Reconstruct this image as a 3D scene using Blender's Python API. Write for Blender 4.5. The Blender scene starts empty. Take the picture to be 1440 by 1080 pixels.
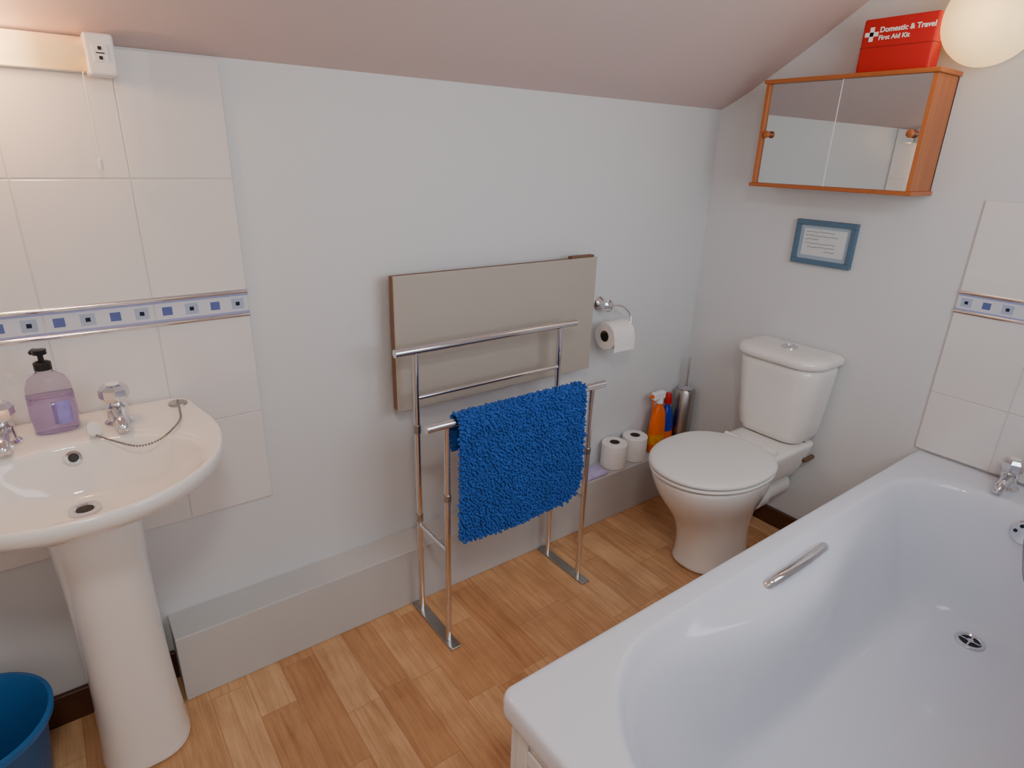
import bpy, math, random
import numpy as np
from mathutils import Vector, Matrix
random.seed(4); rng=np.random.default_rng(4)
scn=bpy.context.scene; COL=scn.collection
# ---------------------------------------------------------------- materials
def s2l(c): return tuple(((x/255)/12.92 if x/255<=.04045 else ((x/255+.055)/1.055)**2.4) for x in c)
def mat(name,c,rough=.5,metal=0.,emit=None,es=0.,trans=0.,coat=0.,noise=0.,nscale=8.,bump=0.,bscale=60.,ior=1.45,alpha=1.):
    m=bpy.data.materials.new(name); m.use_nodes=True; nt=m.node_tree; b=nt.nodes['Principled BSDF']
    c=(*s2l(c),1)
    b.inputs['Base Color'].default_value=c; b.inputs['Roughness'].default_value=rough; b.inputs['Metallic'].default_value=metal
    b.inputs['IOR'].default_value=ior
    if trans: b.inputs['Transmission Weight'].default_value=trans
    if coat: b.inputs['Coat Weight'].default_value=coat
    if alpha<1: b.inputs['Alpha'].default_value=alpha
    if emit: b.inputs['Emission Color'].default_value=(*s2l(emit),1); b.inputs['Emission Strength'].default_value=es
    tc=nt.nodes.new('ShaderNodeTexCoord')
    if noise:
        n=nt.nodes.new('ShaderNodeTexNoise'); n.inputs['Scale'].default_value=nscale; n.inputs['Detail'].default_value=4
        nt.links.new(tc.outputs['Object'],n.inputs['Vector'])
        mx=nt.nodes.new('ShaderNodeMix'); mx.data_type='RGBA'
        mx.inputs[6].default_value=tuple(min(1,x*(1+noise)) for x in c[:3])+(1,); mx.inputs[7].default_value=tuple(x*(1-noise) for x in c[:3])+(1,)
        nt.links.new(n.outputs['Fac'],mx.inputs[0]); nt.links.new(mx.outputs[2],b.inputs['Base Color'])
    if bump:
        n=nt.nodes.new('ShaderNodeTexNoise'); n.inputs['Scale'].default_value=bscale; n.inputs['Detail'].default_value=3
        nt.links.new(tc.outputs['Object'],n.inputs['Vector'])
        bp=nt.nodes.new('ShaderNodeBump'); bp.inputs['Strength'].default_value=bump; bp.inputs['Distance'].default_value=.01
        nt.links.new(n.outputs['Fac'],bp.inputs['Height']); nt.links.new(bp.outputs['Normal'],b.inputs['Normal'])
    return m
M={}
M['wall']=mat('wall_paint',(218,220,222),.5,noise=.015,nscale=3,bump=.14,bscale=9)
M['ceil']=mat('ceiling_paint',(210,189,186),.85,noise=.02,nscale=2,bump=.08,bscale=12)
M['ledge']=mat('ledge_paint',(198,197,196),.5,noise=.02,nscale=5)
M['tile']=mat('tile_glaze',(229,226,225),.06,coat=.5,noise=.01,nscale=3,bump=.06,bscale=5)
M['border']=mat('border_tile_glaze',(212,214,226),.10,coat=.3,noise=.02,nscale=30)
M['grout']=mat('grout',(214,208,203),.8,noise=.03,nscale=40)
M['chrome']=mat('chrome',(225,225,228),.12,1.,noise=.01)
M['steel']=mat('brushed_steel',(180,178,174),.28,1.,noise=.03,nscale=60)
M['chain']=mat('chain_metal',(140,138,134),.3,1.,noise=.03,nscale=60)
M['ceramic']=mat('vitreous_china',(238,234,230),.08,coat=.4,noise=.005)
M['acrylic']=mat('bath_acrylic',(220,225,237),.14,coat=.3,noise=.005)
M['plastic']=mat('white_plastic',(232,231,229),.3,noise=.01)
M['panel']=mat('bath_panel_white',(222,222,224),.35,noise=.01)
M['heater']=mat('heater_beige',(178,170,159),.45,noise=.02,nscale=4)
M['heatedge']=mat('heater_brown_edge',(120,90,70),.6,noise=.1,nscale=30)
M['dark']=mat('dark_hole',(18,18,20),.5,noise=.1)
M['black']=mat('black_plastic',(28,26,30),.3,noise=.1)
M['skirt']=mat('dark_wood_skirting',(84,48,30),.4,noise=.25,nscale=20)
M['mirror']=mat('mirror_glass',(210,214,214),.015,1.,noise=.002)
M['paper']=mat('tissue_paper',(240,238,236),.9,noise=.03,nscale=60,bump=.3,bscale=120)
M['card']=mat('cardboard',(150,120,92),.9,noise=.1)
M['blue']=mat('blue_chenille',(42,90,172),.9,noise=.3,nscale=30)
M['bin']=mat('blue_plastic_bin',(34,104,170),.35,noise=.05,trans=.1)
M['red']=mat('red_plastic',(190,20,26),.4,noise=.05)
M['white']=mat('white_print',(245,245,245),.6,noise=.01)
M['orange']=mat('orange_plastic',(236,104,14),.3,noise=.03)
M['yellow']=mat('spray_label',(240,150,40),.4,noise=.4,nscale=50)
M['bluebot']=mat('blue_bottle',(24,50,160),.3,noise=.05)
M['frameblue']=mat('blue_frame_wood',(86,114,138),.5,noise=.15,nscale=50)
M['mount']=mat('frame_mount_blue',(166,184,198),.6,noise=.05)
M['note']=mat('note_paper',(216,220,222),.7,noise=.02)
M['ink']=mat('ink',(50,60,90),.7,noise=.05)
M['bandblue']=mat('tile_blue',(92,108,166),.15,noise=.1,nscale=30)
M['bandpale']=mat('tile_pale_blue',(168,182,206),.15,noise=.1,nscale=30)
M['bandlav']=mat('tile_lavender',(158,164,206),.15,noise=.06,nscale=60)
M['navy']=mat('tile_navy',(30,34,60),.15,noise=.1)
M['soap']=mat('soap_liquid',(214,196,236),.08,trans=.8,noise=.02,ior=1.33)
M['clear']=mat('clear_bottle',(236,230,242),.08,trans=.92,noise=.01,ior=1.15)
M['label']=mat('soap_label',(150,138,210),.4,noise=.35,nscale=60)
M['purple']=mat('purple_packet',(190,180,226),.5,noise=.35,nscale=40)
M['globe']=mat('opal_glass',(250,232,196),.25,emit=(255,208,132),es=1.25)
M['fillc']=mat('fill_lamp_diffuser',(255,255,250),.4,emit=(255,244,230),es=3.)  # glowing diffuser of the added fill lamp
M['door']=mat('door_white',(225,222,216),.4,noise=.02)
def tube_mat():
    m=mat('shaver_lens',(255,226,180),.4,emit=(255,206,140),es=5.); nt=m.node_tree; b=nt.nodes['Principled BSDF']
    tc=nt.nodes.new('ShaderNodeTexCoord'); sp=nt.nodes.new('ShaderNodeSeparateXYZ'); mr=nt.nodes.new('ShaderNodeMapRange')
    nt.links.new(tc.outputs['Object'],sp.inputs[0]); nt.links.new(sp.outputs['X'],mr.inputs['Value'])
    mr.inputs['From Min'].default_value=-1.975; mr.inputs['From Max'].default_value=-2.13; mr.inputs['To Min'].default_value=0; mr.inputs['To Max'].default_value=1
    cr_=nt.nodes.new('ShaderNodeValToRGB'); cr_.color_ramp.elements[0].color=(.35,.12,.02,1); cr_.color_ramp.elements[1].color=(5.,3.1,1.3,1)  # ramp paints the tube's glow fading to orange at the socket end
    el=cr_.color_ramp.elements.new(.45); el.color=(1.2,.55,.15,1)
    nt.links.new(mr.outputs[0],cr_.inputs[0]); nt.links.new(cr_.outputs[0],b.inputs['Emission Color']); b.inputs['Emission Strength'].default_value=1.3
    return m
M['tube']=tube_mat()
def wood(name,c1,c2,axis='Y',rough=.35):
    m=bpy.data.materials.new(name); m.use_nodes=True; nt=m.node_tree; b=nt.nodes['Principled BSDF']; b.inputs['Roughness'].default_value=rough
    tc=nt.nodes.new('ShaderNodeTexCoord'); mp=nt.nodes.new('ShaderNodeMapping')
    sc={'X':(3,60,60),'Y':(60,3,60),'Z':(60,60,3)}[axis]; mp.inputs['Scale'].default_value=sc
    n=nt.nodes.new('ShaderNodeTexNoise'); n.inputs['Scale'].default_value=1; n.inputs['Detail'].default_value=5
    mx=nt.nodes.new('ShaderNodeMix'); mx.data_type='RGBA'; mx.inputs[6].default_value=(*s2l(c1),1); mx.inputs[7].default_value=(*s2l(c2),1)
    nt.links.new(tc.outputs['Object'],mp.inputs[0]); nt.links.new(mp.outputs[0],n.inputs['Vector']); nt.links.new(n.outputs['Fac'],mx.inputs[0]); nt.links.new(mx.outputs[2],b.inputs['Base Color'])
    return m
M['pine']=wood('honey_pine',(196,114,54),(148,76,30))
M['pineZ']=wood('honey_pine_v',(196,114,54),(148,76,30),'Z')
def floor_mat():
    m=bpy.data.materials.new('oak_plank_floor'); m.use_nodes=True; nt=m.node_tree; N=nt.nodes; L=nt.links; b=N['Principled BSDF']; b.inputs['Roughness'].default_value=.4
    tc=N.new('ShaderNodeTexCoord'); sp=N.new('ShaderNodeSeparateXYZ'); cb=N.new('ShaderNodeCombineXYZ')
    L.new(tc.outputs['Object'],sp.inputs[0]); L.new(sp.outputs['Y'],cb.inputs['X']); L.new(sp.outputs['X'],cb.inputs['Y'])
    br=N.new('ShaderNodeTexBrick'); br.offset=.37; br.offset_frequency=2; br.squash=.7; br.squash_frequency=3
    br.inputs['Scale'].default_value=1; br.inputs['Brick Width'].default_value=.38; br.inputs['Row Height'].default_value=.090; br.inputs['Mortar Size'].default_value=.0005; br.inputs['Bias'].default_value=0
    br.inputs['Color1'].default_value=(*s2l((222,178,132)),1); br.inputs['Color2'].default_value=(*s2l((196,144,98)),1); br.inputs['Mortar'].default_value=(*s2l((146,102,68)),1)
    L.new(cb.outputs[0],br.inputs['Vector'])
    mp=N.new('ShaderNodeMapping'); mp.inputs['Scale'].default_value=(70,4,1)
    ad=N.new('ShaderNodeVectorMath'); ad.operation='ADD'; sc=N.new('ShaderNodeVectorMath'); sc.operation='SCALE'; sc.inputs['Scale'].default_value=17
    L.new(br.outputs['Color'],sc.inputs[0]); L.new(tc.outputs['Object'],mp.inputs[0]); L.new(mp.outputs[0],ad.inputs[0]); L.new(sc.outputs[0],ad.inputs[1])
    n=N.new('ShaderNodeTexNoise'); n.inputs['Scale'].default_value=1; n.inputs['Detail'].default_value=8; n.inputs['Roughness'].default_value=.7; n.inputs['Distortion'].default_value=.8
    L.new(ad.outputs[0],n.inputs['Vector'])
    cr=N.new('ShaderNodeValToRGB'); cr.color_ramp.elements[0].position=.30; cr.color_ramp.elements[0].color=(.72,.64,.57,1); cr.color_ramp.elements[1].position=.58; cr.color_ramp.elements[1].color=(1.04,1.04,1.04,1)
    L.new(n.outputs['Fac'],cr.inputs[0])
    n2=N.new('ShaderNodeTexNoise'); n2.inputs['Scale'].default_value=9; n2.inputs['Detail'].default_value=5; L.new(tc.outputs['Object'],n2.inputs['Vector'])
    c2=N.new('ShaderNodeValToRGB'); c2.color_ramp.elements[0].position=.3; c2.color_ramp.elements[0].color=(.86,.82,.78,1); c2.color_ramp.elements[1].position=.65; c2.color_ramp.elements[1].color=(1.04,1.04,1.04,1); L.new(n2.outputs['Fac'],c2.inputs[0])
    m1=N.new('ShaderNodeMix'); m1.data_type='RGBA'; m1.blend_type='MULTIPLY'; m1.inputs[0].default_value=1; L.new(br.outputs['Color'],m1.inputs[6]); L.new(cr.outputs[0],m1.inputs[7])
    m2=N.new('ShaderNodeMix'); m2.data_type='RGBA'; m2.blend_type='MULTIPLY'; m2.inputs[0].default_value=1; L.new(m1.outputs[2],m2.inputs[6]); L.new(c2.outputs[0],m2.inputs[7])
    L.new(m2.outputs[2],b.inputs['Base Color']); return m
M['floor']=floor_mat()
# ---------------------------------------------------------------- mesh helpers
def mk(name,V,F,m,parent=None,smooth=False,sub=0,bevel=0.):
    me=bpy.data.meshes.new(name); me.from_pydata([tuple(v) for v in V],[],F); me.update()
    import bmesh
    bm=bmesh.new(); bm.from_mesh(me); bmesh.ops.recalc_face_normals(bm,faces=bm.faces); bm.to_mesh(me); bm.free()
    ob=bpy.data.objects.new(name,me); COL.objects.link(ob)
    me.materials.append(M[m] if isinstance(m,str) else m)
    if smooth:
        for p in me.polygons: p.use_smooth=True
    if bevel: 
        md=ob.modifiers.new('b','BEVEL'); md.width=bevel; md.segments=3; md.limit_method='ANGLE'
    if sub:
        md=ob.modifiers.new('s','SUBSURF'); md.levels=sub; md.render_levels=sub
    if parent: setp(ob,parent)
    return ob
def setp(ob,p):
    ob.parent=p; ob.matrix_parent_inverse=Matrix.Translation(-p.location)
def empty(name,loc):
    e=bpy.data.objects.new(name,None); e.location=loc; e.empty_display_size=.05; COL.objects.link(e); return e
BF=[(0,1,2,3),(7,6,5,4),(0,4,5,1),(1,5,6,2),(2,6,7,3),(3,7,4,0)]
def boxv(x0,x1,y0,y1,z0,z1): return [(x0,y0,z0),(x1,y0,z0),(x1,y1,z0),(x0,y1,z0),(x0,y0,z1),(x1,y0,z1),(x1,y1,z1),(x0,y1,z1)]
def box(name,x0,x1,y0,y1,z0,z1,m,parent=None,bevel=0.):
    if x0>x1:x0,x1=x1,x0
    if y0>y1:y0,y1=y1,y0
    if z0>z1:z0,z1=z1,z0
    return mk(name,boxv(x0,x1,y0,y1,z0,z1),BF,m,parent,bevel=bevel)
def boxes(name,L,m,parent=None,bevel=0.):
    V=[];F=[]
    for b in L:
        o=len(V); V+=boxv(*b); F+=[tuple(i+o for i in f) for f in BF]
    return mk(name,V,F,m,parent,bevel=bevel)
def loft(name,rings,m,parent=None,cap0=True,cap1=True,sub=0,smooth=True,closed=True):
    n=len(rings[0]);V=[];F=[]
    for r in rings: V+=[tuple(p) for p in r]
    for k in range(len(rings)-1):
        for i in range(n if closed else n-1):
            j=(i+1)%n; F.append((k*n+i,k*n+j,(k+1)*n+j,(k+1)*n+i))
    for c,base in ((cap0,0),(cap1,(len(rings)-1)*n)):
        if c:
            ctr=np.mean(np.array(V[base:base+n]),axis=0); V.append(tuple(ctr)); q=len(V)-1
            for i in range(n): F.append((base+i,base+(i+1)%n,q))
    return mk(name,V,F,m,parent,smooth=smooth,sub=sub)
def sweep(name,pts,r,m,parent=None,n=14,cap=True):
    P=[Vector(p) for p in pts]; T=[]
    for i in range(len(P)):
        a=P[max(0,i-1)];b=P[min(len(P)-1,i+1)]; T.append((b-a).normalized())
    up=Vector((0,0,1)) if abs(T[0].z)<.9 else Vector((1,0,0))
    u=T[0].cross(up).normalized(); rings=[]
    for i,p in enumerate(P):
        u=(u-T[i]*u.dot(T[i])).normalized(); w=T[i].cross(u)
        rr=r[i] if isinstance(r,(list,tuple)) else r
        rings.append([p+(u*math.cos(t)+w*math.sin(t))*rr for t in [2*math.pi*k/n for k in range(n)]])
    ob=loft(name,rings,m,parent,cap,cap)
    md=ob.modifiers.new('e','EDGE_SPLIT'); md.split_angle=math.radians(50)
    return ob
def cr(pts,k=8):
    P=[Vector(p) for p in pts]; out=[]
    for i in range(len(P)-1):
        a=P[max(0,i-1)];b=P[i];c=P[i+1];d=P[min(len(P)-1,i+2)]
        for s in range(k):
            t=s/k; out.append(.5*((2*b)+(c-a)*t+(2*a-5*b+4*c-d)*t*t+(3*b-a-3*c+d)*t**3))
    out.append(P[-1]); return out
def revolve(name,prof,c,axis,m,parent=None,n=32,smooth=True,split=40):
    a=Vector(axis).normalized(); up=Vector((0,0,1)) if abs(a.z)<.9 else Vector((1,0,0)); u=a.cross(up).normalized(); w=a.cross(u); c=Vector(c)
    rings=[[c+a*h+(u*math.cos(2*math.pi*k/n)+w*math.sin(2*math.pi*k/n))*max(r,1e-4) for k in range(n)] for r,h in prof]
    ob=loft(name,rings,m,parent,True,True,smooth=smooth)
    if split: md=ob.modifiers.new('e','EDGE_SPLIT'); md.split_angle=math.radians(split)
    return ob
def rrect(x0,x1,y0,y1,r,z,K=8,Mm=6):
    if not isinstance(r,(list,tuple)): r=(r,)*4
    cs=[(x0+r[0],y0+r[0],r[0],180),(x1-r[1],y0+r[1],r[1],270),(x1-r[2],y1-r[2],r[2],0),(x0+r[3],y1-r[3],r[3],90)]
    arcs=[[(cx+rr*math.cos(math.radians(a+90*k/K)),cy+rr*math.sin(math.radians(a+90*k/K))) for k in range(K+1)] for cx,cy,rr,a in cs]
    out=[]
    for i in range(4):
        out+=arcs[i]; p=arcs[i][-1]; q=arcs[(i+1)%4][0]
        out+=[(p[0]+(q[0]-p[0])*k/Mm,p[1]+(q[1]-p[1])*k/Mm) for k in range(1,Mm)]
    return [(x,y,z) for x,y in out]
def sell(cx,cy,hx,hy,z,n=2.,N=48,tilt=0):
    out=[]
    for k in range(N):
        t=2*math.pi*k/N; c,s=math.cos(t),math.sin(t)
        out.append((cx+hx*math.copysign(abs(c)**(2/n),c),cy+hy*math.copysign(abs(s)**(2/n),s),z+tilt*c))
    return out
# ---------------------------------------------------------------- camera
cam=bpy.data.cameras.new('camera'); co=bpy.data.objects.new('camera',cam); COL.objects.link(co); scn.camera=co
yaw,pitch,roll_=.6474,-.3605,.0304
fw=Vector((math.sin(yaw)*math.cos(pitch),math.cos(yaw)*math.cos(pitch),math.sin(pitch))); r0=Vector((math.cos(yaw),-math.sin(yaw),0)); u0=r0.cross(fw)
rr=r0*math.cos(roll_)+u0*math.sin(roll_); uu=-r0*math.sin(roll_)+u0*math.cos(roll_)
co.matrix_world=Matrix(((rr.x,uu.x,-fw.x,-2.0946),(rr.y,uu.y,-fw.y,-1.5376),(rr.z,uu.z,-fw.z,1.3436),(0,0,0,1)))
cam.sensor_width=36; cam.lens=861.34/1440*36; cam.clip_start=.01
# ---------------------------------------------------------------- room
XL=-2.8; YB=-2.35; HC=2.2
box('floor',XL-.1,.1,YB-.1,.1,-.1,0,'floor')
box('wall_back',XL-.1,.1,0,.1,0,1.62,'wall')
box('wall_right',0,.1,-1.70,0,0,2.3,'wall')
box('wall_left',XL-.1,XL,YB-.1,0,0,2.3,'wall')
box('wall_front',XL,-1.53,YB-.1,YB,0,2.3,'wall')
box('wall_return',-1.63,-1.53,YB,-1.62,0,2.25,'wall')
wx0,wx1,wz0,wz1=-1.35,-.45,1.0,1.85; WY=-1.62
boxes('wall_bathside',[(-1.53,wx0,WY-.08,WY,0,2.25),(wx1,0,WY-.08,WY,0,2.25),(wx0,wx1,WY-.08,WY,0,wz0),(wx0,wx1,WY-.08,WY,wz1,2.25)],'wall')
prof=[(.1,1.455),(0,1.515),(-.06,1.543),(-.125,1.578),(-.30,1.686),(-.474,1.80),(-1.10,HC),(YB-.1,HC)]
V=[];F=[];n=len(prof)
for x in (XL-.1,.1):
    V+=[(x,y,z) for y,z in prof]; V+=[(x,y,z+.12) for y,z in prof]
o=2*n
for i in range(n-1):
    F+= [(i,i+1,o+i+1,o+i),(n+i,n+i+1,o+n+i+1,o+n+i),(i,i+1,n+i+1,n+i),(o+i,o+i+1,o+n+i+1,o+n+i)]
F+=[(0,n,o+n,o),(n-1,2*n-1,o+2*n-1,o+n-1)]
ceil=mk('ceiling',V,F,'ceil')
for p in ceil.data.polygons: p.use_smooth=True
md=ceil.modifiers.new('e','EDGE_SPLIT'); md.split_angle=math.radians(20)
w=empty('window_1',((wx0+wx1)/2,WY-.05,1.42))
boxes('window_frame',[(wx0,wx0+.045,WY-.07,WY-.03,wz0,wz1),(wx1-.045,wx1,WY-.07,WY-.03,wz0,wz1),(wx0,wx1,WY-.07,WY-.03,wz0,wz0+.045),(wx0,wx1,WY-.07,WY-.03,wz1-.045,wz1),(-.92,-.88,WY-.07,WY-.03,wz0,wz1)],'plastic',w,.004)
box('window_sill',wx0-.02,wx1+.02,WY-.03,WY+.03,wz0-.02,wz0,'plastic',w,.005)
d=empty('door_1',(XL,-1.3,1))
box('door_leaf',XL,XL+.03,-1.7,-.95,0.005,1.95,'door',d,.003)
boxes('door_frame',[(XL,XL+.04,-1.77,-1.70,0,2.02),(XL,XL+.04,-.95,-.88,0,2.02),(XL,XL+.04,-1.77,-.88,1.95,2.02)],'door',d,.004)
revolve('door_knob',[(.012,0),(.012,.03),(.028,.04),(.03,.055),(.018,.068),(0,.07)],(XL+.03,-1.62,1.0),(1,0,0),'chrome',d)
box('trim_1',-2.03,0,-.109,0,0,.197,'ledge',bevel=.003)
box('baseboard_back',XL,-2.03,-.015,0,0,.085,'skirt',bevel=.003)
box('baseboard_right',-.018,0,-.90,-.11,0,.07,'skirt',bevel=.003)
box('baseboard_left',XL,XL+.015,-.88,-.016,0,.085,'skirt',bevel=.003)
# ---------------------------------------------------------------- tiles
def tilewall(name,along,a0,a1,rows,band,tw):
    def B(p0,p1,d0,d1,z0,z1):
        lo,hi=min(p0,p1),max(p0,p1)
        return (lo,hi,-d1,-d0,z0,z1) if along=='x' else (-d1,-d0,lo,hi,z0,z1)
    ctr=((a0+a1)/2,-.004,.9) if along=='x' else (-.004,(a0+a1)/2,.9)
    e=empty(name,ctr); sg=-1 if a1<a0 else 1
    T=[]; g=.0013; zmin=min(r[0] for r in rows); zmax=max(r[1] for r in rows)
    n=int(math.ceil(abs(a1-a0)/tw))
    for z0,z1 in rows:
        for k in range(n):
            p0=a0+sg*k*tw; p1=a0+sg*min((k+1)*tw,abs(a1-a0))
            lo,hi=min(p0,p1)+g,max(p0,p1)-g
            if hi-lo>.01: T.append(B(lo,hi,.001,.0075,z0+g,z1-g))
    boxes('tiles',T,'tile',e,.0016)
    boxes('grout',[B(a0,a1,.0003,.0062,zmin,zmax)],'grout',e)
    z0,z1=band
    T=[];S=[];P=[];Q=[];C=[]
    for k in range(n):
        p0=a0+sg*k*tw; p1=a0+sg*min((k+1)*tw,abs(a1-a0)); lo,hi=min(p0,p1)+g,max(p0,p1)-g
        if hi-lo<.01: continue
        T.append(B(lo,hi,.001,.0075,z0+.007,z1-.007))
        for q in range(4):
            c=p0+sg*(q+.5)*tw/4; 
            if abs(c-a0)>abs(a1-a0)-.01: continue
            zc=(z0+z1)/2
            if q%2==1: P.append(B(c-.010,c+.010,.0075,.008,zc-.0095,zc+.0095))
            else:
                Q.append(B(c-.0135,c+.0135,.0075,.0079,zc-.0125,zc+.0125)); C.append(B(c-.0045,c+.0045,.0079,.0083,zc-.0045,zc+.0045))
    for zz in (z0+.0105,z1-.0105): S.append(B(a0,a1,.0075,.0079,zz-.0022,zz+.0022))
    boxes('border_tiles',T,'border',e,.001); boxes('border_squares',P,'bandblue',e); boxes('border_pale_squares',Q,'bandpale',e); boxes('border_centres',C,'navy',e); boxes('border_stripes',S,'bandlav',e)
    for i,zz in enumerate((z0+.003,z1-.003)):
        p=((a0,-.007,zz),(a1,-.007,zz)) if along=='x' else ((-.007,a0,zz),(-.007,a1,zz))
        sweep('border_pencil_%d'%i,p,.0055,'chrome',e,12)
tilewall('tiled_splashback','x',-1.7365,XL+.002,[(.4598,.7098),(.7098,.9598),(1.0216,1.2716),(1.2716,1.512)],(.9598,1.0216),.1984)
tilewall('bath_wall_tiling','y',-.905,-1.618,[(.508,.697),(.697,.947),(1.0088,1.2588)],(.947,1.0088),.1984)
# ---------------------------------------------------------------- towel stand
e=empty('towel_stand',(-1.115,-.23,0))
for i,x in enumerate((-1.37,-.863)):
    box('foot_%d'%i,x-.017,x+.017,-.352,-.113,0,.006,'steel',e,.002)
    sweep('back_post_%d'%i,[(x,-.15,.006),(x,-.15,.85)],.0085,'chrome',e)
    sweep('front_post_%d'%i,[(x,-.31,.006),(x,-.31,.695)],.0085,'chrome',e)
    sweep('side_rung_%d'%i,[(x,-.15,.31),(x,-.31,.31)],.006,'chrome',e)
    for z in (.335,.62):
        sweep('collar_%d_%d'%(i,int(z*100)),[(x,-.15,z-.012),(x,-.15,z+.012)],.0105,'steel',e)
    sweep('front_collar_%d'%i,[(x,-.31,.47),(x,-.31,.49)],.0105,'steel',e)
sweep('top_bar',[(-1.43,-.15,.848),(-.80,-.15,.848)],.0115,'chrome',e)
sweep('front_bar',[(-1.43,-.31,.695),(-.815,-.31,.695)],.0115,'chrome',e)
sweep('back_bar',[(-1.37,-.15,.712),(-.863,-.15,.712)],.007,'chrome',e)
# ---------------------------------------------------------------- bath mat (chenille)
def chenille():
    path=[(-.332,.335),(-.333,.45),(-.332,.60),(-.329,.69)]+[(-.31-.019*math.cos(a),.695+.019*math.sin(a)) for a in np.linspace(.25,math.pi-.1,7)]+[(-.290,.67),(-.289,.60)]
    P=[np.array(p) for p in path]; L=[0]
    for i in range(1,len(P)): L.append(L[-1]+np.linalg.norm(P[i]-P[i-1]))
    def at(s):
        for i in range(1,len(P)):
            if s<=L[i] or i==len(P)-1:
                t=(s-L[i-1])/(L[i]-L[i-1]); p=P[i-1]*(1-t)+P[i]*t; d=(P[i]-P[i-1])/np.linalg.norm(P[i]-P[i-1]); return p,np.array([-d[1],d[0]])
    X0,X1=-1.345,-.908; tot=L[-1]; R=.075
    def inside(x,s):
        for xc,sx,rad in ((X1-R,1,R),(X0+.02,-1,.02)):
            if (x-xc)*sx>0 and s<rad and math.hypot(x-xc,s-rad)>rad: return False
        return True
    def bend(x,s): return .005*math.sin(x*20)*max(0,1-s/.4)
    V=[];F=[]
    base=[(-.1,1.),(.5,1.05),(.85,.85),(1.,.4)]
    sp=.0080; s=0;row=0
    while s<tot:
        x=X0+(row%2)*sp/2
        while x<X1:
            xx=x+rng.normal()*.0012; ss=min(max(s+rng.normal()*.0012,0),tot)
            if inside(xx,ss):
                p,nn=at(ss); pos=np.array([xx,p[0]-bend(xx,ss),p[1]]); n3=np.array([0,nn[0],nn[1]])
                if nn[0]>0 and ss<L[4]: n3=-n3
                dirv=n3+np.array([rng.normal()*.5,0,0])+np.array([0,0,-.3+rng.normal()*.4]); dirv/=np.linalg.norm(dirv)
                u=np.cross(dirv,[0.3,.2,1]); u/=np.linalg.norm(u); w=np.cross(dirv,u); r=.0034*rng.uniform(.85,1.2); h=.0095*rng.uniform(.75,1.2)
                o=len(V)
                for bh,brr in base:
                    for k in range(6):
                        a=k*math.pi/3; V.append(tuple(pos+dirv*h*bh+(u*math.cos(a)+w*math.sin(a))*r*brr))
                for q in range(len(base)-1):
                    for k in range(6): F.append((o+q*6+k,o+q*6+(k+1)%6,o+(q+1)*6+(k+1)%6,o+(q+1)*6+k))
                F.append(tuple(o+(len(base)-1)*6+k for k in range(6)))
            x+=sp
        s+=sp*.87; row+=1
    e=empty('bath_mat',(-1.13,-.33,.52))
    me=bpy.data.meshes.new('tufts'); me.from_pydata(V,[],F); me.update(); me.materials.append(M['blue'])
    for p in me.polygons: p.use_smooth=True
    ob=bpy.data.objects.new('tufts',me); COL.objects.link(ob); setp(ob,e)
    V=[];F=[];nx=60;S=np.linspace(0,tot,70);X=np.linspace(X0,X1,nx)
    for i,s_ in enumerate(S):
        p,nn=at(s_)
        for j,x_ in enumerate(X): V.append((x_,p[0]-bend(x_,s_),p[1]))
    for i in range(69):
        for j in range(nx-1):
            if inside(X[j],S[i]) and inside(X[j+1],S[i]): F.append((i*nx+j,i*nx+j+1,(i+1)*nx+j+1,(i+1)*nx+j))
    mk('backing',V,F,'blue',e,True)
chenille()
# ---------------------------------------------------------------- wall heater
e=empty('panel_heater',(-1.02,-.05,.84))
box('casing',-1.385,-.650,-.064,-.038,.646,1.029,'heatedge',e,.002)
box('front_panel',-1.386,-.648,-.071,-.063,.644,1.031,'heater',e,.002)
boxes('brackets',[(-1.25,-1.2,-.040,-.001,.7,.98),(-.85,-.8,-.040,-.001,.7,.98)],'heatedge',e)
box('top_cap',-.75,-.652,-.06,-.040,1.029,1.037,'heatedge',e,.001)
# ---------------------------------------------------------------- toilet roll holder
e=empty('toilet_roll_holder',(-.545,-.05,.8))
revolve('wall_rose',[(.024,0),(.026,.006),(.02,.014),(.013,.02),(.012,.034),(.02,.04),(.022,.052),(.012,.06),(0,.061)],(-.555,-.0005,.85),(0,-1,0),'chrome',e)
sweep('arm',cr([(-.555,-.04,.85),(-.50,-.06,.846),(-.468,-.075,.815),(-.475,-.085,.775),(-.51,-.085,.768),(-.605,-.085,.768)],6),.0035,'chrome',e,10)
def roll(name,c,axis,parent=None,R=.052,h=.1):
    e=parent or empty(name,c)
    revolve('paper_roll',[(.02,.0),(R-.003,0),(R,.003),(R,h-.003),(R-.003,h),(.02,h)],c,axis,'paper',e,40)
    revolve('core',[(.0205,-.0006),(.0205,h+.0006),(.018,h+.0006),(.018,-.0006)],c,axis,'card',e,30)
    revolve('core_shadow',[(.018,-.0007),(.018,h+.0007)],c,axis,'dark',e,24)
    return e
roll('paper',(-.598,-.085,.755),(1,0,0),e,.05,.1)
loft('loose_sheet',[[(-.598+x,-.085-.0505,.755-k*.012) for x in (0,.1)]+[(-.598+x,-.085-.0495,.755-k*.012) for x in (.1,0)] for k in range(5)],'paper',e,smooth=False)
roll('toilet_roll',(-.462,-.056,.1975),(0,0,1),None,.05,.1)
roll('toilet_roll',(-.345,-.055,.1975),(0,0,1),None,.05,.1)
e=empty('wipes_packet',(-.58,-.06,.2))
loft('packet',[rrect(-.66,-.53,-.10,-.03,.01,.1975),rrect(-.665,-.525,-.103,-.027,.012,.204),rrect(-.655,-.535,-.096,-.034,.01,.212)],'purple',e)
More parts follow.
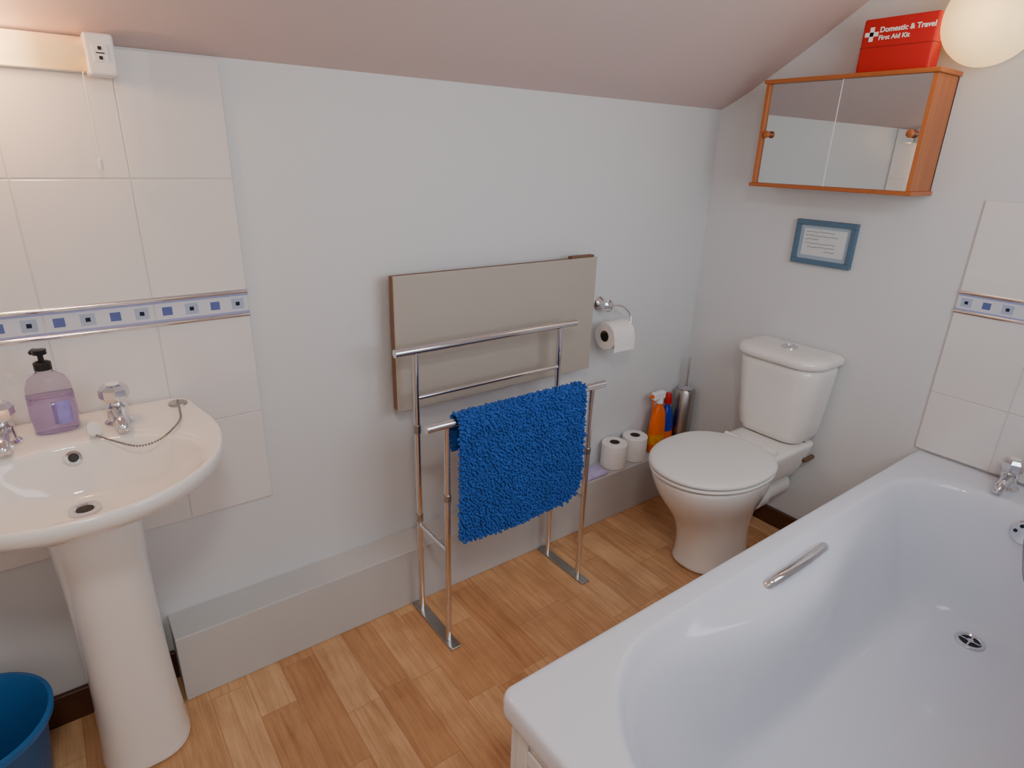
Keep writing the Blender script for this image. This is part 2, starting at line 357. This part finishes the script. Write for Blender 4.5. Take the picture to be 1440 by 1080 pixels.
# ---------------------------------------------------------------- toilet
ty=-.50; tb=-.485
e=empty('toilet',(-.38,ty,0))
R=[]
for z,cx,hx,hy,nn,yy in [(0,-.376,.150,.106,2.5,tb),(.012,-.376,.150,.106,2.5,tb),(.03,-.376,.145,.101,2.4,tb),(.10,-.380,.144,.097,2.3,tb),(.17,-.394,.156,.104,2.2,tb-.002),(.23,-.414,.180,.120,2.1,ty+.008),(.29,-.440,.206,.145,2.1,ty+.004),(.34,-.456,.219,.162,2.15,ty),(.375,-.465,.222,.168,2.2,ty),(.393,-.465,.224,.17,2.2,ty),(.398,-.465,.215,.162,2.2,ty)]:
    R.append(sell(cx,yy,hx,hy,z,nn))
loft('bowl',R,'ceramic',e,sub=1)
R=[rrect(-.33,-.05,ty-.075,ty+.075,.03,.26),rrect(-.34,-.03,ty-.095,ty+.095,.04,.32),rrect(-.34,-.015,ty-.112,ty+.112,.04,.385),rrect(-.34,-.015,ty-.115,ty+.118,.04,.408),rrect(-.335,-.02,ty-.11,ty+.113,.035,.413)]
loft('cistern_shelf',R,'ceramic',e,sub=1)
def egg(z,sc):
    out=[]
    for k in range(56):
        t=2*math.pi*k/56; c,s=math.cos(t),math.sin(t)
        x=-.475+sc*(.225*c if c<0 else .205*abs(c)**.75); y=ty+sc*.181*math.copysign(abs(s)**.93,s)
        out.append((x,y,z))
    return out
loft('seat',[egg(.399,.95),egg(.400,1.0),egg(.411,1.0),egg(.413,.97)],'plastic',e,sub=1)
loft('lid',[egg(.4145,.96),egg(.416,1.01),egg(.426,1.015),egg(.433,.985),egg(.437,.9),egg(.439,.6),egg(.440,.2)],'plastic',e,sub=1)
for s in (-1,1): sweep('hinge_%d'%(s+1),[(-.262,ty+s*.05,.418),(-.262,ty+s*.10,.418)],.012,'plastic',e)
cy=-.487
F4=lambda a:(a,.02,.02,a)
loft('cistern_tank',[rrect(-.150,-.012,cy-.106,cy+.114,F4(.05),.413),rrect(-.166,-.008,cy-.122,cy+.131,F4(.06),.425),rrect(-.174,-.008,cy-.132,cy+.139,F4(.06),.55),rrect(-.186,-.008,cy-.145,cy+.152,F4(.065),.695),rrect(-.184,-.01,cy-.143,cy+.150,F4(.065),.70)],'ceramic',e,sub=1)
loft('cistern_lid',[rrect(-.190,-.006,cy-.147,cy+.157,F4(.075),.700),rrect(-.201,-.004,cy-.155,cy+.168,F4(.082),.705),rrect(-.203,-.004,cy-.157,cy+.170,F4(.084),.724),rrect(-.195,-.006,cy-.149,cy+.162,F4(.08),.737),rrect(-.15,-.03,cy-.105,cy+.11,F4(.05),.742)],'ceramic',e,sub=1)
revolve('flush_button',[(.026,0),(.026,.005),(.022,.007),(.018,.007),(.018,.0055),(0,.006)],(-.10,cy,.741),(0,0,1),'chrome',e)
sweep('waste_pipe',[(-.24,ty,.20),(-.02,ty,.20)],.048,'plastic',e,24)
sweep('waste_collar',[(-.215,ty,.20),(-.165,ty,.20)],.058,'plastic',e,24)
sweep('inlet_valve',cr([(-.08,ty-.09,.42),(-.08,ty-.095,.37),(-.06,ty-.10,.34),(-.003,ty-.10,.34)],5),.0085,'heatedge',e,10)
sweep('inlet_nut',[(-.08,ty-.09,.415),(-.08,ty-.092,.385)],.015,'plastic',e,8)
# ---------------------------------------------------------------- toilet brush, bottles
e=empty('toilet_brush',(-.07,-.058,.1975))
revolve('holder',[(.04,0),(.041,.004),(.041,.236),(.038,.24),(.02,.242),(.02,.236)],(-.062,-.058,.1975),(0,0,1),'steel',e,40)
revolve('collar',[(.03,0),(.03,.006),(.01,.012),(.0,.012)],(-.062,-.058,.438),(0,0,1),'chrome',e)
sweep('handle',[(-.062,-.058,.44),(-.062,-.058,.575)],.006,'chrome',e)
def bottle(name,c,hx,hy,h,body,lab,cap,spray):
    e=empty(name,c); x,y,z=c
    sc=[(0,.9),(.01,1),(.35*h,1),(.5*h,.93),(.62*h,.8),(.7*h,.55),(.76*h,.3),(.8*h,.28)]
    loft('body',[sell(x,y,hx*s,max(hy*s,.008),z+t,2.4,32) for t,s in sc],body,e)
    loft('label',[sell(x,y,hx*1.015,hy*1.02,z+t,2.4,32) for t in (.04,.30*h)],lab,e,False,False)
    if spray:
        box('nozzle_head',x-.045,x+.02,y-.012,y+.012,z+.84*h,z+.95*h,cap,e,.005)
        sweep('neck_ring',[(x,y,z+.77*h),(x,y,z+.85*h)],.014,'white',e)
        sweep('trigger',cr([(x-.03,y,z+.86*h),(x-.04,y,z+.78*h),(x-.035,y,z+.68*h)],4),.005,'orange',e,8)
        sweep('nozzle',[(x-.045,y,z+.9*h),(x-.056,y,z+.9*h)],.008,'orange',e,10)
    else:
        revolve('cap',[(.016,0),(.016,.03),(.011,.045),(0,.046)],(x,y,z+.79*h),(0,0,1),cap,e,20)
bottle('spray_bottle',(-.225,-.062,.1975),.04,.024,.28,'orange','yellow','white',True)
bottle('cleaner_bottle',(-.145,-.040,.1975),.032,.028,.24,'bluebot','orange','red',False)
# ---------------------------------------------------------------- bath
e=empty('bathtub',(-.82,-1.265,0))
X0,X1,Y0,Y1=-1.632,-.001,-1.617,-.913
def br(z,near,far,side,rn=.26,rf=.17,K=10,bulge=0.):
    pts=rrect(-1.565+near,-.150-far,-1.575+side*.6,-.966-side,(rn,rf,rf,rn),z,K,14)
    out=[]
    for x,y,zz in pts:
        b=bulge*math.exp(-((x+.93)/.30)**2)
        k=max(-.12,min(1,(y+1.263)/.2))
        out.append((x,y-b*k,zz))
    return out
def orr(z,i,r=.022): return rrect(X0+i,X1-i*.2,Y0+i*.2,Y1-i,(.004,.004,.004,r),z,10,14)
rings=[orr(.455,.012,.012),orr(.455,.001),orr(.47,0),orr(.495,0),orr(.503,.004),orr(.505,.012),
 br(.505,-.012,-.012,-.012,.27,.18),br(.5045,-.003,-.003,-.003),br(.500,.004,.004,.004),br(.489,.010,.010,.009,bulge=.012),br(.472,.020,.014,.016,.25,.16,bulge=.044),
 br(.462,.026,.016,.020,.25,.16,bulge=.072),br(.44,.040,.019,.028,.24,.15,bulge=.082),br(.40,.062,.022,.040,.23,.14,bulge=.082),br(.33,.11,.03,.060,.21,.13,bulge=.060),br(.25,.17,.040,.078,.2,.12,bulge=.034),br(.18,.24,.052,.098,.18,.11,bulge=.012),br(.152,.30,.064,.118,.16,.1),br(.141,.36,.078,.14,.13,.09),br(.137,.46,.10,.18,.09,.07),br(.136,.56,.2,.23,.05,.05)]
loft('tub_shell',rings,'acrylic',e,False,True,sub=1)
box('side_panel',-1.612,-.002,-.945,-.935,.0,.456,'panel',e,.002)
box('end_panel',-1.618,-1.608,-1.612,-.935,.0,.456,'panel',e,.002)
boxes('panel_moulding',[(-1.623,-1.617,-.985,-.955,.02,.45),(-1.623,-1.617,-1.60,-1.57,.02,.45),(-1.623,-1.617,-1.57,-.985,.40,.43),(-1.623,-1.617,-1.57,-.985,.03,.07)],'panel',e,.003)
dx0,dy0,dz0=-.290,-1.245,.1385
revolve('drain',[(.036,-.004),(.036,.002),(.034,.005),(.028,.006),(.024,.002),(0,.002)],(dx0,dy0,dz0),(0,0,1),'chrome',e)
revolve('drain_shadow',[(.024,.0),(.024,.0024)],(dx0,dy0,dz0),(0,0,1),'dark',e)
boxes('drain_cross',[(dx0-.023,dx0+.023,dy0-.002,dy0+.002,dz0+.002,dz0+.004),(dx0-.002,dx0+.002,dy0-.023,dy0+.023,dz0+.002,dz0+.004)],'chrome',e)
revolve('drain_hub',[(.008,.002),(.008,.005),(0,.006)],(dx0,dy0,dz0),(0,0,1),'chrome',e,20)
ax=Vector((-1,0,.12)).normalized(); oc=Vector((-.170,-1.255,.445))
revolve('overflow',[(.034,-.01),(.034,.004),(.03,.008),(.012,.009),(0,.009)],oc,ax,'chrome',e)
for k in range(6):
    a=k*math.pi/3; p=oc+ax*.0085+Vector((0,math.cos(a)*.02,math.sin(a)*.02)); revolve('overflow_hole_%d'%k,[(.005,0),(.005,.001)],p,ax,'dark',e,12)
def beads(name,pts,r,m,parent):
    V=[];F=[]; P=[Vector(p) for p in pts]; L=[0]
    for i in range(1,len(P)): L.append(L[-1]+(P[i]-P[i-1]).length)
    s=0;i=1; N=8
    while s<L[-1]:
        while i<len(P)-1 and L[i]<s: i+=1
        q=P[i-1].lerp(P[i],(s-L[i-1])/max(1e-9,L[i]-L[i-1])); o=len(V)
        for h in (-.8,0,.8):
            rad_=math.sqrt(1-h*h)
            for k in range(N): V.append(tuple(q+Vector((math.cos(2*math.pi*k/N)*rad_,math.sin(2*math.pi*k/N)*rad_,h))*r))
        for b_ in (0,1):
            for k in range(N): F.append((o+b_*N+k,o+b_*N+(k+1)%N,o+(b_+1)*N+(k+1)%N,o+(b_+1)*N+k))
        F.append(tuple(o+k for k in range(N))); F.append(tuple(o+2*N+k for k in range(N)))
        s+=r*2.2
    return mk(name,V,F,m,parent,True)
ch=cr([oc+ax*.012+Vector((0,-.0,0.01)),(-.20,-1.27,.40),(-.215,-1.30,.33),(-.21,-1.345,.40),(-.16,-1.38,.49),(-.10,-1.38,.512)],8)
beads('plug_chain',ch,.0022,'chain',e)
gp=cr([(-.985,-.992,.455),(-.976,-1.006,.482),(-.945,-1.014,.494),(-.86,-1.016,.498),(-.775,-1.010,.494),(-.742,-1.003,.482),(-.733,-.990,.455)],8)
sweep('hand_grip',gp,.0125,'chrome',e,16)
for i,x in enumerate((-.984,-.734)): revolve('grip_base_%d'%i,[(.018,-.012),(.018,.004),(.014,.008),(0,.009)],(x,-.990,.464),(0,-.6,.8),'chrome',e,20)
def tap(par,c,dirv,sc=1.,tag=''):
    c=Vector(c); d=Vector(dirv)
    revolve('tap_body'+tag,[(.026*sc,0),(.026*sc,.004*sc),(.020*sc,.009*sc),(.018*sc,.03*sc),(.020*sc,.036*sc),(.012*sc,.04*sc),(.009*sc,.048*sc)],c,(0,0,1),'chrome',par,28)
    a=c+Vector((0,0,.024*sc))
    sweep('tap_spout'+tag,cr([a,a+d*.025*sc+Vector((0,0,.003*sc)),a+d*.05*sc,a+d*.066*sc-Vector((0,0,.006*sc)),a+d*.069*sc-Vector((0,0,.016*sc))],5),[.014*sc]*6+[.0125*sc]*8+[.011*sc]*7,'chrome',par,16)
    revolve('tap_head'+tag,[(.012*sc,0),(.022*sc,.005*sc),(.0265*sc,.014*sc),(.026*sc,.028*sc),(.020*sc,.036*sc),(.012*sc,.038*sc)],c+Vector((0,0,.044*sc)),(0,0,1),'chrome',par,8,smooth=False,split=0)
    revolve('tap_cap'+tag,[(.012*sc,0),(.012*sc,.002*sc),(0,.003*sc)],c+Vector((0,0,.081*sc)),(0,0,1),'plastic',par,20)
tap(e,(-.065,-1.165,.505),(-1,0,0),1.1,'_1'); tap(e,(-.065,-1.345,.505),(-1,0,0),1.1,'_2')
# ---------------------------------------------------------------- basin
bx=-2.135
e=empty('pedestal_basin',(bx,-.25,0))
ctrl=[(.0,-.0135),(.14,-.0135),(.205,-.0145),(.232,-.030),(.242,-.095),(.256,-.18),(.255,-.27),(.224,-.37),(.155,-.448),(.075,-.488),(0,-.498)]
full=ctrl+[(-x,y) for x,y in ctrl[-2:0:-1]]
poly=cr([(x,y,0) for x,y in full+[full[0]]],10)
pc=(0,-.25); NA=80
def rad(th):
    best=0; dx,dy=math.cos(th),math.sin(th)
    for i in range(len(poly)-1):
        ax_,ay=poly[i].x-pc[0],poly[i].y-pc[1]; bx_,by=poly[i+1].x-pc[0],poly[i+1].y-pc[1]
        den=dx*(by-ay)-dy*(bx_-ax_)
        if abs(den)<1e-12: continue
        t=(ax_*(by-ay)-ay*(bx_-ax_))/den; s=(ax_*dy-ay*dx)/den
        if t>0 and -1e-6<=s<=1+1e-6: best=max(best,t)
    return best
RT=[rad(2*math.pi*k/NA) for k in range(NA)]
def out(z,sc,ay=-.25):
    r=[]
    for k in range(NA):
        th=2*math.pi*k/NA; x=RT[k]*math.cos(th); y=pc[1]+RT[k]*math.sin(th)
        r.append((bx+x*sc,ay+(y-ay)*sc,z))
    return r
def inn(z,hx,hy,cy_): return [(bx+hx*math.copysign(abs(math.cos(2*math.pi*k/NA))**.92,math.cos(2*math.pi*k/NA)),cy_+hy*math.sin(2*math.pi*k/NA),z) for k in range(NA)]
rings=[inn(.62,.07,.07,-.19),inn(.655,.10,.10,-.19),out(.69,.60,-.16),out(.715,.80,-.08),out(.742,.94,-.03),out(.760,.985,-.018),out(.777,1.0),out(.787,.997),out(.791,.985),out(.791,.97),
 inn(.7885,.214,.158,-.320),inn(.784,.208,.153,-.320),inn(.772,.200,.147,-.318),inn(.74,.178,.131,-.308),inn(.71,.142,.108,-.290),inn(.69,.10,.08,-.27),inn(.681,.06,.05,-.252),inn(.678,.024,.024,-.245)]
loft('basin_bowl',rings,'ceramic',e,True,True,sub=1)
R=[]
px=bx+.007
for z,hx,y0,y1 in [(0,.094,-.266,-.06),(.012,.094,-.266,-.06),(.03,.089,-.261,-.06),(.2,.080,-.258,-.06),(.4,.077,-.266,-.06),(.55,.080,-.282,-.06),(.61,.083,-.290,-.06),(.655,.084,-.285,-.06)]:
    R.append(sell(px,(y0+y1)/2,hx,(y1-y0)/2,z,2.6))
loft('pedestal',R,'ceramic',e,True,False,sub=1)
revolve('waste',[(.028,0),(.027,.004),(.019,.004),(.016,.001),(0,.001)],(bx,-.245,.6795),(0,0,1),'chrome',e)
revolve('waste_hole',[(.015,0),(.015,.001)],(bx,-.245,.6805),(0,0,1),'dark',e)
ax=Vector((0,-1,.55)).normalized(); revolve('overflow_ring',[(.014,-.004),(.014,.002),(.009,.003),(.009,.0)],(bx,-.1785,.762),ax,'chrome',e); revolve('overflow_hole',[(.010,0),(.010,.0025)],(bx,-.1785,.762),ax,'dark',e)
tap(e,(bx+.09,-.105,.789),(0,-1,0),1.05,'_1'); tap(e,(bx-.10,-.105,.789),(0,-1,0),1.05,'_2')
revolve('chain_stay',[(.02,0),(.019,.004),(.012,.006),(.005,.008),(0,.008)],(-1.928,-.065,.7905),(0,0,1),'steel',e)
beads('basin_chain',cr([(-1.928,-.07,.801),(-1.932,-.11,.7945),(-1.94,-.165,.7945),(-1.962,-.213,.7945),(-1.995,-.240,.787),(-2.03,-.235,.783),(-2.065,-.200,.789),(-2.095,-.165,.797)],14),.0025,'chain',e)
revolve('plug',[(.004,0),(.009,.002),(.014,.009),(.0155,.014),(.014,.017),(0,.018)],(-2.10,-.150,.800),(.45,-.5,.3),'plastic',e,24)
# soap bottle
e=empty('soap_dispenser',(-2.152,-.10,.7925)); sx,sy,sz=-2.150,-.085,.7925
loft('liquid',[sell(sx,sy,.038*s,.024*s,sz+t,2.5,36) for t,s in ((0,.9),(.003,1),(.04,1.06),(.075,1.02))],'soap',e)
loft('shell',[sell(sx,sy,.0385*s,.0245*s,sz+t,2.5,36) for t,s in ((.075,1.02),(.095,.96),(.11,.8),(.118,.55),(.123,.38),(.130,.36))],'clear',e,False,True)
rg=[]
for z in (.018,.03,.055,.066):
    rg.append([(sx+.014+.020*math.sin(a),sy-.0274*math.cos(a)**.8,sz+z) for a in np.linspace(-.9,.9,20)])
loft('label',rg,'label',e,False,False,closed=False)
revolve('pump_collar',[(.015,0),(.015,.014),(.010,.017),(.005,.018),(.005,.03),(.012,.031),(.012,.04),(0,.042)],(sx,sy,sz+.128),(0,0,1),'black',e,24)
sweep('pump_nozzle',cr([(sx,sy,sz+.163),(sx-.008,sy+.012,sz+.164),(sx-.014,sy+.02,sz+.158)],4),.005,'black',e,10)
# ---------------------------------------------------------------- bin
e=empty('waste_bin',(-2.41,-.20,0))
revolve('bucket',[(.10,0),(.103,.004),(.13,.225),(.138,.235),(.145,.237),(.146,.25),(.138,.252),(.126,.225),(.098,.008),(0,.008)],(-2.412,-.20,.0),(0,0,1),'bin',e,48)
# ---------------------------------------------------------------- shaver light
e=empty('shaver_light',(-2.2,-.04,1.49))
box('backplate',-2.42,-1.975,-.03,-.0085,1.462,1.522,'plastic',e,.003)
rg=[]
for x in (-2.40,-1.977):
    rg.append([(x,-.03-.042*math.sin(a),1.492+.028*math.cos(a)) for a in np.linspace(0,math.pi,16)]+[(x,-.028,1.466),(x,-.028,1.518)])
loft('lens',rg,'tube',e)
box('socket_end',-1.977,-1.930,-.075,-.0085,1.456,1.526,'plastic',e,.005)
boxes('socket_plate',[(-1.966,-1.942,-.0765,-.0745,1.478,1.508)],'plastic',e,.001)
boxes('socket_slots',[(-1.957,-1.951,-.0772,-.076,1.498,1.504),(-1.957,-1.951,-.0772,-.076,1.482,1.488),(-1.961,-1.947,-.0772,-.076,1.492,1.494)],'dark',e)
box('socket_end_cap',-2.46,-2.40,-.075,-.0085,1.456,1.526,'plastic',e,.005)
sweep('pull_cord',[(-1.985,-.05,1.462),(-1.985,-.05,1.31)],.0012,'plastic',e,6)
revolve('cord_pull',[(.002,0),(.004,.006),(.004,.02),(.0,.022)],(-1.985,-.05,1.289),(0,0,1),'plastic',e,12)
# ---------------------------------------------------------------- mirror cabinet
e=empty('mirror_cabinet',(-.07,-.513,1.42))
ya,yb,za,zb=-.762,-.2645,1.262,1.586
box('top_board',-.146,-.001,ya-.006,yb+.006,zb-.012,zb,'pine',e,.002)
box('bottom_board',-.146,-.001,ya-.006,yb+.006,za,za+.012,'pine',e,.002)
box('side_1',-.140,-.001,ya,ya+.012,za+.012,zb-.012,'pineZ',e,.001)
box('side_2',-.140,-.001,yb-.012,yb,za+.012,zb-.012,'pineZ',e,.001)
box('back_panel',-.008,-.001,ya,yb,za,zb,'pine',e)
box('mirror_door_1',-.130,-.126,-.515,yb-.012,za+.012,zb-.012,'mirror',e,.0008)
box('mirror_door_2',-.137,-.133,ya+.012,-.511,za+.012,zb-.012,'mirror',e,.0008)
box('door_edge',-.1375,-.1328,-.5115,-.5095,za+.012,zb-.012,'white',e)
for i,(y,x) in enumerate(((yb-.03,-.130),(ya+.03,-.137))): revolve('knob_%d'%i,[(.006,0),(.006,.006),(.011,.012),(.011,.016),(.007,.02),(0,.021)],(x,y,1.424),(-1,0,0),'pine',e,24)
# first aid kit
e=empty('first_aid_kit',(-.065,-.615,1.59))
box('case',-.10,-.045,-.716,-.520,1.5865,1.728,'red',e,.006)
box('lid_seam',-.1003,-.0447,-.7163,-.5197,1.654,1.655,'dark',e)
boxes('cross',[(-.1012,-.0995,-.565,-.529,1.682,1.693),(-.1012,-.0995,-.5525,-.5415,1.6695,1.7055)],'white',e)
def text(body,size,y,z,x,m,par,bold=.0):
    c=bpy.data.curves.new('t','FONT'); c.body=body; c.size=size; c.extrude=.0004; c.offset=bold
    t=bpy.data.objects.new('t',c); COL.objects.link(t); bpy.context.view_layer.update()
    me=bpy.data.meshes.new_from_object(t.evaluated_get(bpy.context.evaluated_depsgraph_get())); bpy.data.objects.remove(t)
    o=bpy.data.objects.new('print',me); COL.objects.link(o); me.materials.clear(); me.materials.append(M[m])
    me.transform(Matrix.Translation((x,y,z))@Matrix(((0,0,-1,0),(-1,0,0,0),(0,1,0,0),(0,0,0,1)))); setp(o,par)
text('Domestic & Travel',.0188,-.568,1.691,-.1008,'white',e,.0004)
text('First Aid Kit',.0165,-.568,1.672,-.1008,'white',e,.0003)
# ---------------------------------------------------------------- picture frame
e=empty('picture_frame',(-.01,-.485,1.09))
fy0,fy1,fz0,fz1=-.588,-.383,1.016,1.162; fwid=.017
boxes('frame',[(-.018,-.001,fy0,fy1,fz1-fwid,fz1),(-.018,-.001,fy0,fy1,fz0,fz0+fwid),(-.018,-.001,fy0,fy0+fwid,fz0+fwid,fz1-fwid),(-.018,-.001,fy1-fwid,fy1,fz0+fwid,fz1-fwid)],'frameblue',e,.002)
box('mount',-.010,-.002,fy0+fwid,fy1-fwid,fz0+fwid,fz1-fwid,'mount',e)
box('note',-.0115,-.009,fy0+.030,fy1-.030,fz0+.030,fz1-.028,'note',e)
for i,(l,st) in enumerate(((.10,0),(.115,0),(.05,0),(.11,0),(.10,.01),(.04,.07))):
    z=fz1-.038-i*.0125; y=fy1-.038-st; pts=[]
    for q in range(int(l/.003)): pts.append((-.0119,y-q*.003,z+random.uniform(-.002,.0022)))
    pts=[p for p in pts if p[1]>fy0+.036]
    sweep('handwriting_%d'%i,pts,.0006,'ink',e,4)
# ---------------------------------------------------------------- globe wall light
e=empty('globe_lamp',(-.05,-.825,1.70))
gc=(-.001,-.826,1.703)
revolve('base_plate',[(.10,.001),(.10,.018),(.092,.022)],gc,(-1,0,0),'plastic',e,48)
revolve('opal_globe',[(.09,.018),(.108,.032),(.116,.055),(.112,.08),(.098,.104),(.072,.124),(.038,.136),(0,.139)],gc,(-1,0,0),'globe',e,48)
e=empty('added_fill_lamp',(-2.1,-1.75,2.2))  # added fill lamp behind the camera, stands in for bounced flash
revolve('fill_lamp_base',[(.16,.0),(.16,.02),(.15,.025)],(-2.1,-1.75,2.1995),(0,0,-1),'plastic',e,40)
revolve('fill_lamp_diffuser',[(.15,.02),(.15,.04),(.12,.065),(.06,.08),(0,.083)],(-2.1,-1.75,2.1995),(0,0,-1),'fillc',e,40)
# ---------------------------------------------------------------- lights
def area(name,loc,rot,sx,sy,e_,c,shape='RECTANGLE'):
    l=bpy.data.lights.new(name,'AREA'); l.shape=shape; l.size=sx; l.size_y=sy; l.energy=e_; l.color=c
    o=bpy.data.objects.new(name,l); o.location=loc; o.rotation_euler=rot; COL.objects.link(o); return o
area('window_daylight',((wx0+wx1)/2,WY-.025,1.425),(math.radians(82),0,0),.80,.75,8.5,(.90,.95,1.0))
area('added_fill_light',(-2.1,-1.75,2.10),(0,0,0),.28,.28,11.5,(1,.965,.93),'DISK')  # added fill from above, in place of flash bounced off the ceiling
def pt(name,loc,e_,c,r):
    l=bpy.data.lights.new(name,'POINT'); l.energy=e_; l.color=c; l.shadow_soft_size=r
    o=bpy.data.objects.new(name,l); o.location=loc; COL.objects.link(o)
pt('shaver_light_bulb',(-2.20,-.14,1.49),3.8,(1,.55,.26),.03)
pt('globe_lamp_bulb',(-.24,-.83,1.70),.9,(1,.66,.36),.08)
w=bpy.data.worlds.new('world'); scn.world=w; w.use_nodes=True
sky=w.node_tree.nodes.new('ShaderNodeTexSky'); sky.sky_type='NISHITA'; sky.sun_disc=False; sky.sun_elevation=math.radians(35)
w.node_tree.links.new(sky.outputs[0],w.node_tree.nodes['Background'].inputs[0]); w.node_tree.nodes['Background'].inputs[1].default_value=.15
